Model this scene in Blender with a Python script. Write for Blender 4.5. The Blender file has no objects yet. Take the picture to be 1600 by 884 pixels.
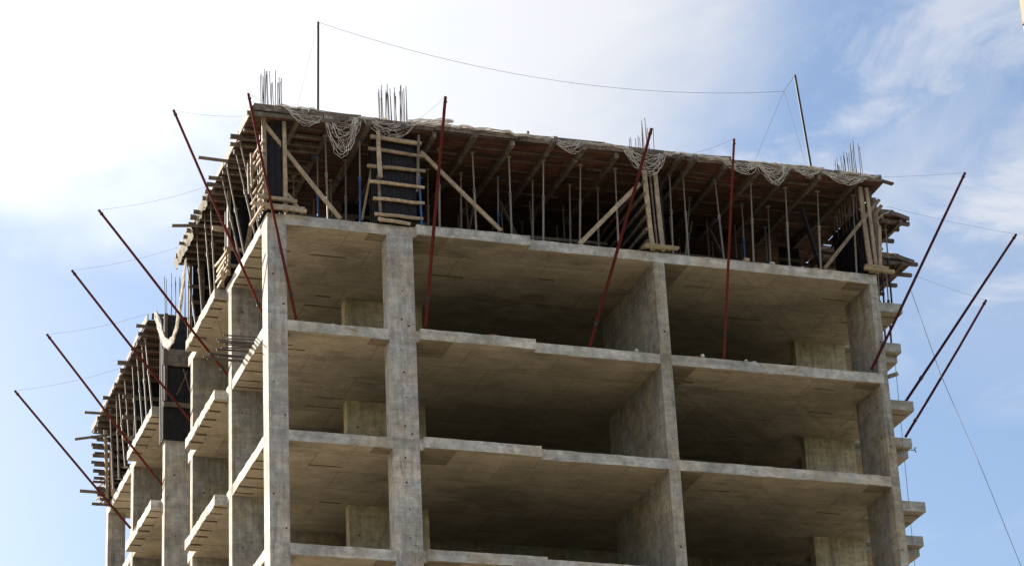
import bpy, bmesh, math, random
from mathutils import Vector, Matrix
random.seed(7)
R_ = random.uniform
scene = bpy.context.scene
COL = scene.collection

# ------------------------------------------------------------------ camera
def cam_axes(yaw, pitch, roll):
    cy, sy, cp, sp = math.cos(yaw), math.sin(yaw), math.cos(pitch), math.sin(pitch)
    f = Vector((sy*cp, cy*cp, sp)); r = Vector((cy, -sy, 0)); u = r.cross(f)
    cr, sr = math.cos(roll), math.sin(roll)
    return r*cr + u*sr, -r*sr + u*cr, f
cr_, cu_, cf_ = cam_axes(math.radians(19.52620537), math.radians(24.88939859), math.radians(-2.93251171))
cam = bpy.data.cameras.new('camera'); camo = bpy.data.objects.new('camera', cam); COL.objects.link(camo)
cam.sensor_width = 36; cam.lens = 95.46481; cam.clip_start = 0.5; cam.clip_end = 6000
m = Matrix((cr_, cu_, -cf_)).transposed().to_4x4(); m.translation = Vector((-15.13790, -61.35905, -31.25904))
camo.matrix_world = m
scene.camera = camo

# ------------------------------------------------------------------ light
SUN = Vector((-0.80, 1.0, 0.68)).normalized()
ELEV = math.asin(SUN.z); AZ = math.atan2(SUN.x, SUN.y)          # AZ clockwise from +Y
sl = bpy.data.lights.new('sun', 'SUN'); sl.energy = 5.0; sl.angle = math.radians(0.5); sl.color = (1.0, 0.94, 0.84)
so = bpy.data.objects.new('sun', sl); COL.objects.link(so)
so.rotation_euler = SUN.to_track_quat('Z', 'Y').to_euler()
scene.view_settings.view_transform = 'Standard'; scene.view_settings.look = 'None'
scene.view_settings.gamma = 1.0; scene.view_settings.use_curve_mapping = False
scene.view_settings.exposure = 1.2
SKY_K = 0.085
world = bpy.data.worlds.new('World'); scene.world = world; world.use_nodes = True
wt = world.node_tree; wn = wt.nodes; wl = wt.links
for n in list(wn): wn.remove(n)
wo = wn.new('ShaderNodeOutputWorld'); bg = wn.new('ShaderNodeBackground'); bg.inputs[1].default_value = SKY_K
sky = wn.new('ShaderNodeTexSky'); sky.sky_type = 'NISHITA'; sky.sun_disc = False
sky.sun_elevation = ELEV; sky.sun_rotation = AZ; sky.air_density = 1.0; sky.dust_density = 1.6; sky.ozone_density = 1.8
tc = wn.new('ShaderNodeTexCoord')
def wmath(op, a, b=None, clamp=False):
    n = wn.new('ShaderNodeMath'); n.operation = op; n.use_clamp = clamp
    for i, v in enumerate((a, b)):
        if v is None: continue
        if isinstance(v, (int, float)): n.inputs[i].default_value = v
        else: wl.new(v, n.inputs[i])
    return n.outputs[0]
def wnoise(scale, detail, rough, dist, sc=(1, 1, 1), rot=(0, 0, 0)):
    mp = wn.new('ShaderNodeMapping'); mp.inputs['Scale'].default_value = sc; mp.inputs['Rotation'].default_value = rot
    wl.new(tc.outputs['Generated'], mp.inputs[0])
    n = wn.new('ShaderNodeTexNoise'); n.inputs['Scale'].default_value = scale; n.inputs['Detail'].default_value = detail
    n.inputs['Roughness'].default_value = rough; n.inputs['Distortion'].default_value = dist
    wl.new(mp.outputs[0], n.inputs[0]); return n.outputs[0]
def wdot(v):
    n = wn.new('ShaderNodeVectorMath'); n.operation = 'DOT_PRODUCT'
    wl.new(tc.outputs['Generated'], n.inputs[0]); n.inputs[1].default_value = Vector(v).normalized(); return n.outputs['Value']
def wmap(v, a, b, c=0.0, d=1.0, smooth=True):
    n = wn.new('ShaderNodeMapRange'); n.interpolation_type = 'SMOOTHSTEP' if smooth else 'LINEAR'
    for i, x in zip((1, 2, 3, 4), (a, b, c, d)): n.inputs[i].default_value = x
    wl.new(v, n.inputs[0]); return n.outputs[0]
# a bright cloud bank on the sunward side, thin wisps elsewhere (all by direction in the world)
CL_A, CL_B = (0.10, 0.80, 0.62), (0.27, 0.80, 0.535)
bank = wmath('MAXIMUM', wmap(wdot(CL_A), 0.968, 0.998), wmap(wdot(CL_B), 0.988, 0.9997, 0, 0.8))
lowleft = wmath('MULTIPLY', wmap(wdot((-0.05, 0.93, 0.36)), 0.965, 0.995), 0.28)
n1 = wnoise(7.0, 7, 0.55, 0.5, (1.0, 1.0, 1.6), (0.0, 0.5, 0.3))
n2 = wnoise(3.2, 6, 0.55, 0.3, (1, 1, 1.3), (0.2, 0.4, 1.1))
wisps = wmath('MULTIPLY', wmap(n2, 0.50, 0.74), 0.4)
fluff = wmath('MULTIPLY', wmap(n1, 0.52, 0.78), 0.6)
n3 = wnoise(9.0, 8, 0.6, 0.8, (1.0, 1.0, 2.6), (0.0, 0.75, 0.2))
puff = wmath('MULTIPLY', wmap(wdot((0.468, 0.78, 0.415)), 0.9978, 0.9999), wmap(n3, 0.40, 0.62, 0.15, 0.8))
streak = wmath('MULTIPLY', wmap(wdot((0.40, 0.79, 0.50)), 0.988, 0.9990), wmap(n3, 0.44, 0.64, 0, 0.62))
edge = wmath('ADD', bank, wmath('MULTIPLY', wmath('SUBTRACT', n1, 0.5), 1.1))
cover = wmath('MAXIMUM', wmap(edge, 0.05, 0.75, 0, 0.97), wmath('MAXIMUM', wmath('MAXIMUM', puff, streak), wmath('MAXIMUM', wisps, fluff)), True)
front_fill = wmath('MULTIPLY', wmap(wdot((-0.3, -1.0, 0.35)), 0.0, 0.7), wmap(n2, 0.25, 0.55, 0.3, 0.7))   # cloud cover added behind the viewer to brighten the front
cover = wmath('MAXIMUM', wmath('MAXIMUM', cover, front_fill), lowleft)
cover = wmath('MULTIPLY', cover, wmap(wdot((0, 0, 1)), 0.0, 0.12))
glare = wmap(wdot(SUN), 0.55, 1.0, 0.0, 1.0)
cb = wmath('ADD', wmath('ADD', 4.3, wmath('MULTIPLY', front_fill, 1.0)), wmath('MULTIPLY', glare, 5.5))
cc = wn.new('ShaderNodeCombineColor'); wl.new(cb, cc.inputs[0]); wl.new(wmath('MULTIPLY', cb, 1.02), cc.inputs[1]); wl.new(wmath('MULTIPLY', cb, 1.07), cc.inputs[2])
mx = wn.new('ShaderNodeMix'); mx.data_type = 'RGBA'
wl.new(cover, mx.inputs[0]); wl.new(sky.outputs[0], mx.inputs[6]); wl.new(cc.outputs[0], mx.inputs[7])
wl.new(mx.outputs[2], bg.inputs[0]); wl.new(bg.outputs[0], wo.inputs[0])

# ------------------------------------------------------------------ measured positions (metres; z = 0 is the underside of the top concrete floor)
PROPS_FRONT = [(1.716, 1.676, 'g'), (2.584, 2.628, 'b'), (4.764, 4.842, 'g'), (5.798, 5.782, 'g'), (6.787, 6.822, 'g'), (7.675, 7.815, 'g'), (8.716, 8.891, 'g'),
 (9.84, 9.901, 'g'), (11.424, 11.508, 'g'), (11.884, 11.909, 'g'), (12.934, 12.867, 'g'), (13.81, 13.949, 'g'), (14.886, 15.002, 'g'), (15.835, 15.984, 'g'),
 (16.928, 17.093, 'g')]
PROPS_SECOND = [(1.769, 1.778, 'b'), (2.526, 2.563, 'g'), (4.823, 4.877, 'g'), (5.744, 5.83, 'g'), (6.799, 6.901, 'b'), (7.79, 7.908, 'g'), (8.882, 8.997, 'g'),
 (9.703, 9.83, 'g'), (12.199, 12.596, 'g'), (14.085, 14.179, 'b'), (14.863, 14.988, 'g'), (17.067, 17.426, 'g')]
JOIST_X = [0.782, 1.702, 2.665, 3.6, 4.525, 5.6, 6.722, 7.818, 8.702, 9.722, 11.467, 11.884, 12.893, 13.891, 14.762, 15.736, 16.876]
NETS = [((0.33, -0.36, 3.15), (1.45, -0.36, 2.95), 0.36), ((1.54, -0.36, 3.0), (2.45, -0.36, 3.07), 1.17), ((2.59, -0.36, 3.05), (3.94, -0.36, 3.12), 0.48),
 ((7.77, -0.36, 3.13), (8.72, -0.36, 3.09), 0.34), ((9.93, -0.36, 3.04), (11.15, -0.36, 3.01), 0.68), ((12.86, -0.36, 3.05), (13.86, -0.36, 3.05), 0.34),
 ((13.88, -0.36, 3.05), (14.85, -0.36, 3.09), 0.57), ((14.92, -0.36, 3.15), (15.77, -0.36, 3.11), 0.29), ((15.83, -0.36, 3.08), (17.26, -0.36, 3.01), 0.28)]
POLES = {'a': ((-2.31, 0.8, 3.43), (0.25, 0.8, -2.71)),
 'b': ((-0.67, -0.8, 3.28), (0.75, 0.05, -2.65)),
 'c': ((-3.57, 4.62, 2.21), (0.29, 4.62, -2.71)),
 'd': ((-3.47, 9.42, 2.62), (0.78, 9.42, -2.71)),
 'e': ((-3.55, 13.2, 2.24), (0.302, 13.2, -2.71)),
 'f': ((-4.05, 15.98, 1.51), (-0.407, 15.98, -2.71)),
 'g': ((4.52, -1.42, 3.52), (4.15, -0.1, -2.63)),
 'h': ((10.48, -1.1, 3.47), (8.72, 0.06, -2.68)),
 'i': ((12.97, -0.98, 3.52), (12.56, 0.06, -2.68)),
 'j': ((19.9, -1.2, 3.18), (16.94, 0.06, -2.58)),
 'k': ((22.44, 0.74, 2.45), (18.76, 1.72, -2.7)),
 'l': ((23.18, 4.18, 1.97), (20.02, 4.32, -2.64))}
MAST = [((1.54, 0.3, 6.36), (1.48, 0.3, 3.65)), ((15.66, 0.3, 6.58), (15.87, 0.3, 3.62))]
WIRES = [('span', (1.54, 0.3, 6.36), (15.26, 0.3, 6.0), 0.0), ('knot', (15.26, 0.3, 6.0), (15.66, 0.3, 6.58), 0), ('guyl', (15.26, 0.3, 6.0), (14.06, 0.1, 3.55), 0),
 ('guyr', (15.26, 0.3, 6.0), (15.65, 0.1, 3.41), 0), ('guy1', (1.54, 0.3, 6.36), (0.84, 0.0, 3.48), 0), ('a', (-2.31, 0.8, 3.43), (-0.46, -0.2, 2.96), 0.08),
 ('b', (-0.67, -0.8, 3.28), (-0.04, -0.2, 3.42), 0.02), ('c', (-3.57, 4.62, 2.21), (-0.45, 5.25, 3.59), 0.1),
 ('d', (-3.47, 9.42, 2.62), (-0.45, 8.95, 3.46), 0.1), ('e', (-3.55, 13.2, 2.24), (-0.45, 13.75, 3.44), 0.1),
 ('f', (-4.05, 15.98, 1.51), (-0.45, 17.98, 3.42), 0.1), ('g', (4.52, -1.42, 3.52), (4.07, -0.3, 3.35), 0.03),
 ('i', (12.97, -0.98, 3.52), (11.6, -0.3, 3.15), 0.05), ('j', (19.9, -1.2, 3.18), (17.43, -0.3, 3.2), 0.03),
 ('k', (22.44, 0.74, 2.45), (18.79, 1.6, 3.37), 0.05), ('l', (23.18, 4.18, 1.97), (20.38, 4.3, 2.8), 0.05)]
ROPE_TAG = [(20.71, 4.2, 2.02), (21.24, 4.0, -0.71), (21.99, 3.6, -3.82), (22.63, 3.2, -6.89)]
ROPE_PLUMB = [(19.9, 4.2, -0.23), (19.78, 4.2, -6.77)]
BRACES = [((2.02, 0.2, 0.42), (-0.1, -0.12, 2.84)), ((6.43, 0.1, 0.5), (4.22, 0.0, 2.57)), ((8.63, 0.1, 0.34), (10.5, 0.05, 2.37)),
 ((15.85, 0.1, 0.36), (17.68, -0.12, 2.61)), ((1.03, 0.3, 0.51), (0.6, 0.2, 0.99)), ((2.69, 0.5, 0.6), (3.11, 0.3, 2.96)),
 ((15.97, 0.6, 0.65), (15.58, 0.6, 2.44))]
YOKES2 = [((2.74, -0.1, 2.42), (4.24, -0.1, 2.35)), ((2.69, -0.1, 1.9), (4.28, -0.1, 1.93)), ((2.75, -0.1, 1.45), (4.26, -0.1, 1.43)),
 ((2.84, -0.1, 0.95), (4.24, -0.1, 0.96)), ((2.86, -0.1, 0.5), (4.17, -0.1, 0.5)), ((2.94, -0.1, 0.36), (3.82, -0.1, 0.31))]
PROPS_LEFT = [(0.2, 1.49, -0.4, 1.31), (0.2, 1.91, -0.4, 1.84), (0.2, 3.64, -0.4, 3.46), (0.2, 3.17, -0.4, 2.84), (-0.1, 5.59, -0.4, 4.9), (-0.1, 6.05, -0.4, 5.72), (-0.1, 7.22, -0.4, 6.73), (-0.1, 7.99, -0.4, 8.24), (-0.1, 17.77, -0.3, 17.86), (-0.1, 16.74, -0.3, 16.6), (-0.1, 15.73, -0.3, 15.88), (-0.1, 15.08, -0.3, 15.07), (-0.1, 14.25, -0.3, 14.57), (-0.1, 19.68, -0.3, 19.27), (-0.1, 20.66, -0.3, 20.38), (-0.1, 18.61, -0.3, 18.83)]

# ------------------------------------------------------------------ materials
class NT:
    def __init__(s, name, rough=0.8):
        s.m = bpy.data.materials.new(name); s.m.use_nodes = True
        s.t = s.m.node_tree; s.n = s.t.nodes; s.l = s.t.links
        s.b = s.n['Principled BSDF']; s.b.inputs['Roughness'].default_value = rough
        s.b.inputs['Specular IOR Level'].default_value = 0.3
        s.tc = s.n.new('ShaderNodeTexCoord')
    def co(s, sc=(1, 1, 1), rot=(0, 0, 0)):
        mp = s.n.new('ShaderNodeMapping'); mp.inputs['Scale'].default_value = sc; mp.inputs['Rotation'].default_value = rot
        s.l.new(s.tc.outputs['Object'], mp.inputs[0]); return mp.outputs[0]
    def noise(s, scale, detail=5, rough=0.6, sc=(1, 1, 1), dist=0):
        n = s.n.new('ShaderNodeTexNoise'); n.inputs['Scale'].default_value = scale; n.inputs['Detail'].default_value = detail
        n.inputs['Roughness'].default_value = rough; n.inputs['Distortion'].default_value = dist
        s.l.new(s.co(sc), n.inputs[0]); return n.outputs[0]
    def math(s, op, a, b=None, clamp=False):
        n = s.n.new('ShaderNodeMath'); n.operation = op; n.use_clamp = clamp
        for i, v in enumerate((a, b)):
            if v is None: continue
            if isinstance(v, (int, float)): n.inputs[i].default_value = v
            else: s.l.new(v, n.inputs[i])
        return n.outputs[0]
    def rng(s, v, a, b, c=0.0, d=1.0):
        n = s.n.new('ShaderNodeMapRange'); n.interpolation_type = 'SMOOTHSTEP'
        for i, x in zip((1, 2, 3, 4), (a, b, c, d)): n.inputs[i].default_value = x
        s.l.new(v, n.inputs[0]); return n.outputs[0]
    def mix(s, f, a, b, mode='MIX'):
        n = s.n.new('ShaderNodeMix'); n.data_type = 'RGBA'; n.blend_type = mode
        for i, v in zip((0, 6, 7), (f, a, b)):
            if isinstance(v, (int, float)): n.inputs[i].default_value = v
            elif isinstance(v, tuple): n.inputs[i].default_value = (*v, 1)
            else: s.l.new(v, n.inputs[i])
        return n.outputs[2]
    def scale(s, col, f):
        n = s.n.new('ShaderNodeVectorMath'); n.operation = 'SCALE'
        if isinstance(col, tuple): n.inputs[0].default_value = col
        else: s.l.new(col, n.inputs[0])
        s.l.new(f, n.inputs['Scale']); return n.outputs[0]
    def xyz(s):
        n = s.n.new('ShaderNodeSeparateXYZ'); s.l.new(s.tc.outputs['Object'], n.inputs[0]); return n.outputs
    def rand(s):
        n = s.n.new('ShaderNodeObjectInfo'); return n.outputs['Random']
    def out(s, col, bump=None, strength=0.3, dist=0.02):
        if isinstance(col, tuple): s.b.inputs['Base Color'].default_value = (*col, 1)
        else: s.l.new(col, s.b.inputs['Base Color'])
        if bump is not None:
            b = s.n.new('ShaderNodeBump'); b.inputs['Strength'].default_value = strength; b.inputs['Distance'].default_value = dist
            s.l.new(bump, b.inputs['Height']); s.l.new(b.outputs[0], s.b.inputs['Normal'])
        return s.m

def concrete(name, col, dark=0.55, warm=None, bands=True, vert=True):
    t = NT(name, 0.9)
    big = t.rng(t.noise(0.55, 6, 0.65), 0.3, 0.72, 0.74, 1.16)
    mid = t.rng(t.noise(3.4, 7, 0.7), 0.3, 0.7, 0.70, 1.2)
    streak = t.rng(t.noise(2.0, 6, 0.7, (4.5, 4.5, 0.35)), 0.34, 0.64, 0.80, 1.08) if vert else t.rng(t.noise(1.2, 6, 0.7, (1, 1, 1)), 0.34, 0.64, 0.74, 1.08)
    board = t.rng(t.noise(1.0, 3, 0.6, (0.3, 0.3, 9.0)), 0.36, 0.64, 0.91, 1.05)
    spots = t.rng(t.noise(9, 5, 0.65), 0.60, 0.72, 1.0, dark)
    f = t.math('MULTIPLY', t.math('MULTIPLY', big, mid), t.math('MULTIPLY', t.math('MULTIPLY', streak, board), spots))
    if bands:
        z = t.xyz()[2]
        fl = t.math('FLOOR', t.math('DIVIDE', z, 3.0))
        w = t.n.new('ShaderNodeTexWhiteNoise'); w.noise_dimensions = '1D'; t.l.new(fl, w.inputs['W'])
        f = t.math('MULTIPLY', f, t.math('ADD', 0.90, t.math('MULTIPLY', w.outputs[0], 0.24)))
        zz = t.math('ADD', t.math('MODULO', z, 3.0), t.math('MULTIPLY', t.noise(2.5, 3), 0.06))
        band = t.math('MULTIPLY', t.rng(zz, 0.30, 0.325, 0.84, 1.0), t.math('SUBTRACT', 1.0, t.math('MULTIPLY', t.rng(zz, 2.86, 2.9), 0.06)))
        f = t.math('MULTIPLY', f, band)
    c = t.mix(t.rng(t.noise(0.8, 4), 0.42, 0.66), col, warm or tuple(x*y for x, y in zip(col, (1.05, 0.97, 0.84))))
    stain = t.rng(t.noise(1.6, 5, 0.65, (2.2, 2.2, 0.22) if vert else (1.3, 1.3, 2.0)), 0.56, 0.68, 1.0, 0.70)
    grit = t.rng(t.noise(26, 3, 0.7), 0.35, 0.65, 0.88, 1.08)
    f = t.math('MULTIPLY', f, t.math('MULTIPLY', stain, grit))
    c = t.scale(c, f)
    h = t.math('ADD', t.noise(9, 6, 0.7), t.math('MULTIPLY', t.noise(1.0, 3, 0.6, (0.6, 0.6, 9.0)), 0.6))
    return t.out(c, h, 0.5, 0.012)

def soffit_mat():
    t = NT('soffit_concrete', 0.85)
    br = t.n.new('ShaderNodeTexBrick')
    z = t.math('FLOOR', t.math('DIVIDE', t.math('ADD', t.xyz()[2], 0.5), 3.0)); cx = t.n.new('ShaderNodeCombineXYZ')
    t.l.new(t.math('MULTIPLY', z, 0.83), cx.inputs[0]); t.l.new(t.math('MULTIPLY', z, 0.47), cx.inputs[1])
    va = t.n.new('ShaderNodeVectorMath'); va.operation = 'ADD'; t.l.new(t.co(), va.inputs[0]); t.l.new(cx.outputs[0], va.inputs[1]); t.l.new(va.outputs[0], br.inputs[0])
    br.inputs['Scale'].default_value = 1.0; br.inputs['Brick Width'].default_value = 2.44; br.inputs['Row Height'].default_value = 1.22
    br.inputs['Mortar Size'].default_value = 0.009; br.offset = 0.35
    br.inputs['Color1'].default_value = (0.47, 0.40, 0.30, 1); br.inputs['Color2'].default_value = (0.40, 0.345, 0.265, 1)
    br.inputs['Mortar'].default_value = (0.22, 0.18, 0.13, 1)
    st = t.rng(t.noise(0.7, 7, 0.65), 0.32, 0.68, 0.84, 1.08)
    st2 = t.rng(t.noise(1.6, 6, 0.7, (0.8, 2.2, 1)), 0.33, 0.66, 0.84, 1.06)
    sp = t.math('MULTIPLY', t.rng(t.noise(5, 6, 0.7, (0.5, 1.6, 1)), 0.56, 0.70, 1.0, 0.60), t.rng(t.noise(14, 4, 0.7, (0.3, 2.0, 1)), 0.35, 0.65, 0.88, 1.08))
    wet = t.rng(t.noise(0.38, 6, 0.7, (0.7, 1.3, 1)), 0.55, 0.66, 1.0, 0.68)
    lime = t.rng(t.noise(3.2, 5, 0.7, (0.35, 3.0, 1)), 0.66, 0.74, 1.0, 1.4)
    c = t.scale(br.outputs[0], t.math('MULTIPLY', t.math('MULTIPLY', t.math('MULTIPLY', st, st2), sp), t.math('MULTIPLY', wet, lime)))
    return t.out(c, t.noise(6, 6, 0.7), 0.35, 0.01)

def wood(name, col, var=0.5, rough=0.75):
    t = NT(name, rough)
    g = t.rng(t.noise(5, 6, 0.65, dist=1.2), 0.3, 0.7, 0.62, 1.2)
    r = t.math('ADD', 1.0 - var*0.5, t.math('MULTIPLY', t.rand(), var))
    c = t.mix(t.rng(t.noise(1.3, 3), 0.4, 0.65), col, tuple(x*y for x, y in zip(col, (0.78, 0.82, 0.9))))
    c = t.mix(t.math('MULTIPLY', t.rng(t.noise(4.5, 6, 0.7), 0.52, 0.66), 0.55), c, (0.27, 0.25, 0.22))
    return t.out(t.scale(c, t.math('MULTIPLY', g, r)), t.noise(14, 5, 0.7), 0.4, 0.004)

def plank_mat(name, c1, c2, wx, wy):
    t = NT(name, 0.85)
    br = t.n.new('ShaderNodeTexBrick'); t.l.new(t.co(), br.inputs[0]); br.offset = 0.37
    br.inputs['Scale'].default_value = 1; br.inputs['Brick Width'].default_value = wx; br.inputs['Row Height'].default_value = wy
    br.inputs['Mortar Size'].default_value = 0.008
    br.inputs['Color1'].default_value = (*c1, 1); br.inputs['Color2'].default_value = (*c2, 1); br.inputs['Mortar'].default_value = (0.02, 0.015, 0.01, 1)
    g = t.rng(t.noise(2.0, 6, 0.7, (0.6, 5, 1)), 0.3, 0.7, 0.5, 1.35)
    b = t.rng(t.noise(0.9, 5, 0.6), 0.35, 0.7, 0.6, 1.2)
    wsh = t.rng(t.noise(1.7, 5, 0.65, (0.5, 3, 1)), 0.58, 0.72)
    c = t.mix(t.math('MULTIPLY', wsh, 0.45), br.outputs[0], (0.17, 0.145, 0.12))
    return t.out(t.scale(c, t.math('MULTIPLY', g, b)), t.noise(7, 5, 0.7, (0.6, 5, 1)), 0.5, 0.008)

def painted(name, col, rough=0.55, wear=(0.12, 0.09, 0.07), amt=0.5, metal=0.0):
    t = NT(name, rough); t.b.inputs['Metallic'].default_value = metal
    w = t.math('MULTIPLY', t.rng(t.noise(6, 6, 0.7), 0.5, 0.68), amt)
    c = t.mix(w, col, wear)
    r = t.math('ADD', 0.75, t.math('MULTIPLY', t.rand(), 0.5))
    return t.out(t.scale(c, r), t.noise(20, 3), 0.2, 0.003)

M = {}
M['column'] = concrete('column_concrete', (0.41, 0.395, 0.37), 0.6)
M['edge'] = concrete('slab_edge_concrete', (0.47, 0.455, 0.425), 0.6, bands=False, vert=False)
M['wall'] = concrete('wall_concrete', (0.33, 0.31, 0.27), 0.55, (0.36, 0.31, 0.22))
M['side_lit_wall'] = concrete('side_lit_wall_concrete', (0.58, 0.50, 0.36), 0.55, (0.55, 0.46, 0.30))  # paler, yellower copy of the wall concrete; side light put into the colour
M['soffit'] = soffit_mat()
M['top'] = concrete('floor_concrete', (0.095, 0.088, 0.078), 0.6, bands=False)
t = NT('stained_soffit', 0.9); M['patch'] = t.out(t.scale((0.24, 0.195, 0.135), t.rng(t.noise(3, 5, 0.7, (0.5, 2, 1)), 0.3, 0.7, 0.7, 1.2)), t.noise(8), 0.3, 0.01)
t = NT('joint_gap', 0.95); M['joint'] = t.out((0.115, 0.09, 0.062))
t = NT('tie_hole', 0.95); M['hole'] = t.out((0.035, 0.03, 0.025))
M['wood'] = wood('pale_timber', (0.37, 0.275, 0.18), 0.75)
M['wood_old'] = wood('weathered_timber', (0.15, 0.115, 0.085), 0.5)
M['joist'] = wood('joist_timber', (0.125, 0.094, 0.072), 0.5)
M['deck'] = plank_mat('deck_boards', (0.145, 0.062, 0.042), (0.075, 0.045, 0.034), 2.9, 0.16)
M['decktop'] = wood('deck_edge_boards', (0.13, 0.095, 0.072), 0.5)
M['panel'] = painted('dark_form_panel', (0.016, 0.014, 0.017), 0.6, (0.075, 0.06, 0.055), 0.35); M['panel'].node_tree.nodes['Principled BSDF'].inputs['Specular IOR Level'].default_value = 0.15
M['red'] = painted('red_paint', (0.11, 0.017, 0.011), 0.8, (0.055, 0.014, 0.010), 0.55); M['red'].node_tree.nodes['Principled BSDF'].inputs['Specular IOR Level'].default_value = 0.12
M['backlit_red'] = painted('backlit_red_paint', (0.05, 0.009, 0.017), 0.8, (0.04, 0.011, 0.015), 0.5); M['backlit_red'].node_tree.nodes['Principled BSDF'].inputs['Specular IOR Level'].default_value = 0.12  # red darkened for poles j, k, l; backlight painted into the colour
M['darksteel'] = painted('dark_steel', (0.03, 0.027, 0.026), 0.55, (0.06, 0.035, 0.025), 0.6)
M['steel'] = painted('grey_prop_steel', (0.21, 0.18, 0.155), 0.5, (0.10, 0.06, 0.04), 0.6)
M['blue'] = painted('blue_prop_paint', (0.03, 0.085, 0.24), 0.5, (0.08, 0.07, 0.07), 0.5)
M['rebar'] = painted('rebar_steel', (0.075, 0.06, 0.055), 0.7, (0.12, 0.06, 0.03), 0.4)
t = NT('net_cord', 0.95); M['net'] = t.out(t.scale((0.64, 0.59, 0.53), t.rng(t.noise(4, 4), 0.3, 0.7, 0.7, 1.2)))
t = NT('pale_net_cloth', 0.95); M['cloth'] = t.out(t.scale((0.21, 0.185, 0.15), t.rng(t.noise(5, 4), 0.3, 0.7, 0.75, 1.15)), t.noise(18, 4), 0.6, 0.01)
t = NT('wire', 0.6); M['wire'] = t.out((0.10, 0.10, 0.11))
t = NT('rope', 0.9); M['rope'] = t.out((0.30, 0.31, 0.33))
t = NT('brick_rubble', 0.9); M['brick'] = t.out(t.scale((0.36, 0.13, 0.06), t.rng(t.noise(20, 4), 0.3, 0.7, 0.7, 1.2)))
t = NT('pale_rubble', 0.9); M['rubble'] = t.out(t.scale((0.55, 0.5, 0.42), t.rng(t.noise(20, 4), 0.3, 0.7, 0.7, 1.2)))
t = NT('yellow_wood', 0.8); M['yellow'] = t.out(t.scale((0.31, 0.235, 0.14), t.rng(t.noise(12, 4), 0.3, 0.7, 0.7, 1.2)))
t = NT('bounce_yard_ground', 0.95); M['unseen_ground'] = t.out(t.scale(t.mix(t.rng(t.noise(0.05, 6), 0.4, 0.6), (0.46, 0.385, 0.275), (0.38, 0.32, 0.235)), t.rng(t.noise(1.2, 7, 0.7), 0.3, 0.7, 0.75, 1.15)), t.noise(3, 7, 0.7), 0.6, 0.1)
t = NT('low_bounce_ground', 0.95); M['low_bounce'] = t.out(t.scale(t.mix(t.rng(t.noise(0.06, 6), 0.4, 0.6), (0.06, 0.07, 0.03), (0.10, 0.09, 0.05)), t.rng(t.noise(1.5, 7, 0.7), 0.3, 0.7, 0.7, 1.2)), t.noise(2, 7, 0.7), 0.6, 0.2)  # made-up dark outer ground, bounces little light into the deep bays
t = NT('cream_render', 0.85); M['cream'] = t.out(t.scale((0.36, 0.30, 0.22), t.rng(t.noise(0.6, 6, 0.6), 0.3, 0.7, 0.85, 1.08)), t.noise(9, 5), 0.3, 0.01)
t = NT('window_glass', 0.08); M['glass'] = t.out((0.03, 0.04, 0.05)); t.b.inputs['Specular IOR Level'].default_value = 0.8
t = NT('window_frame', 0.5); M['frame'] = t.out((0.7, 0.69, 0.66))

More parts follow.
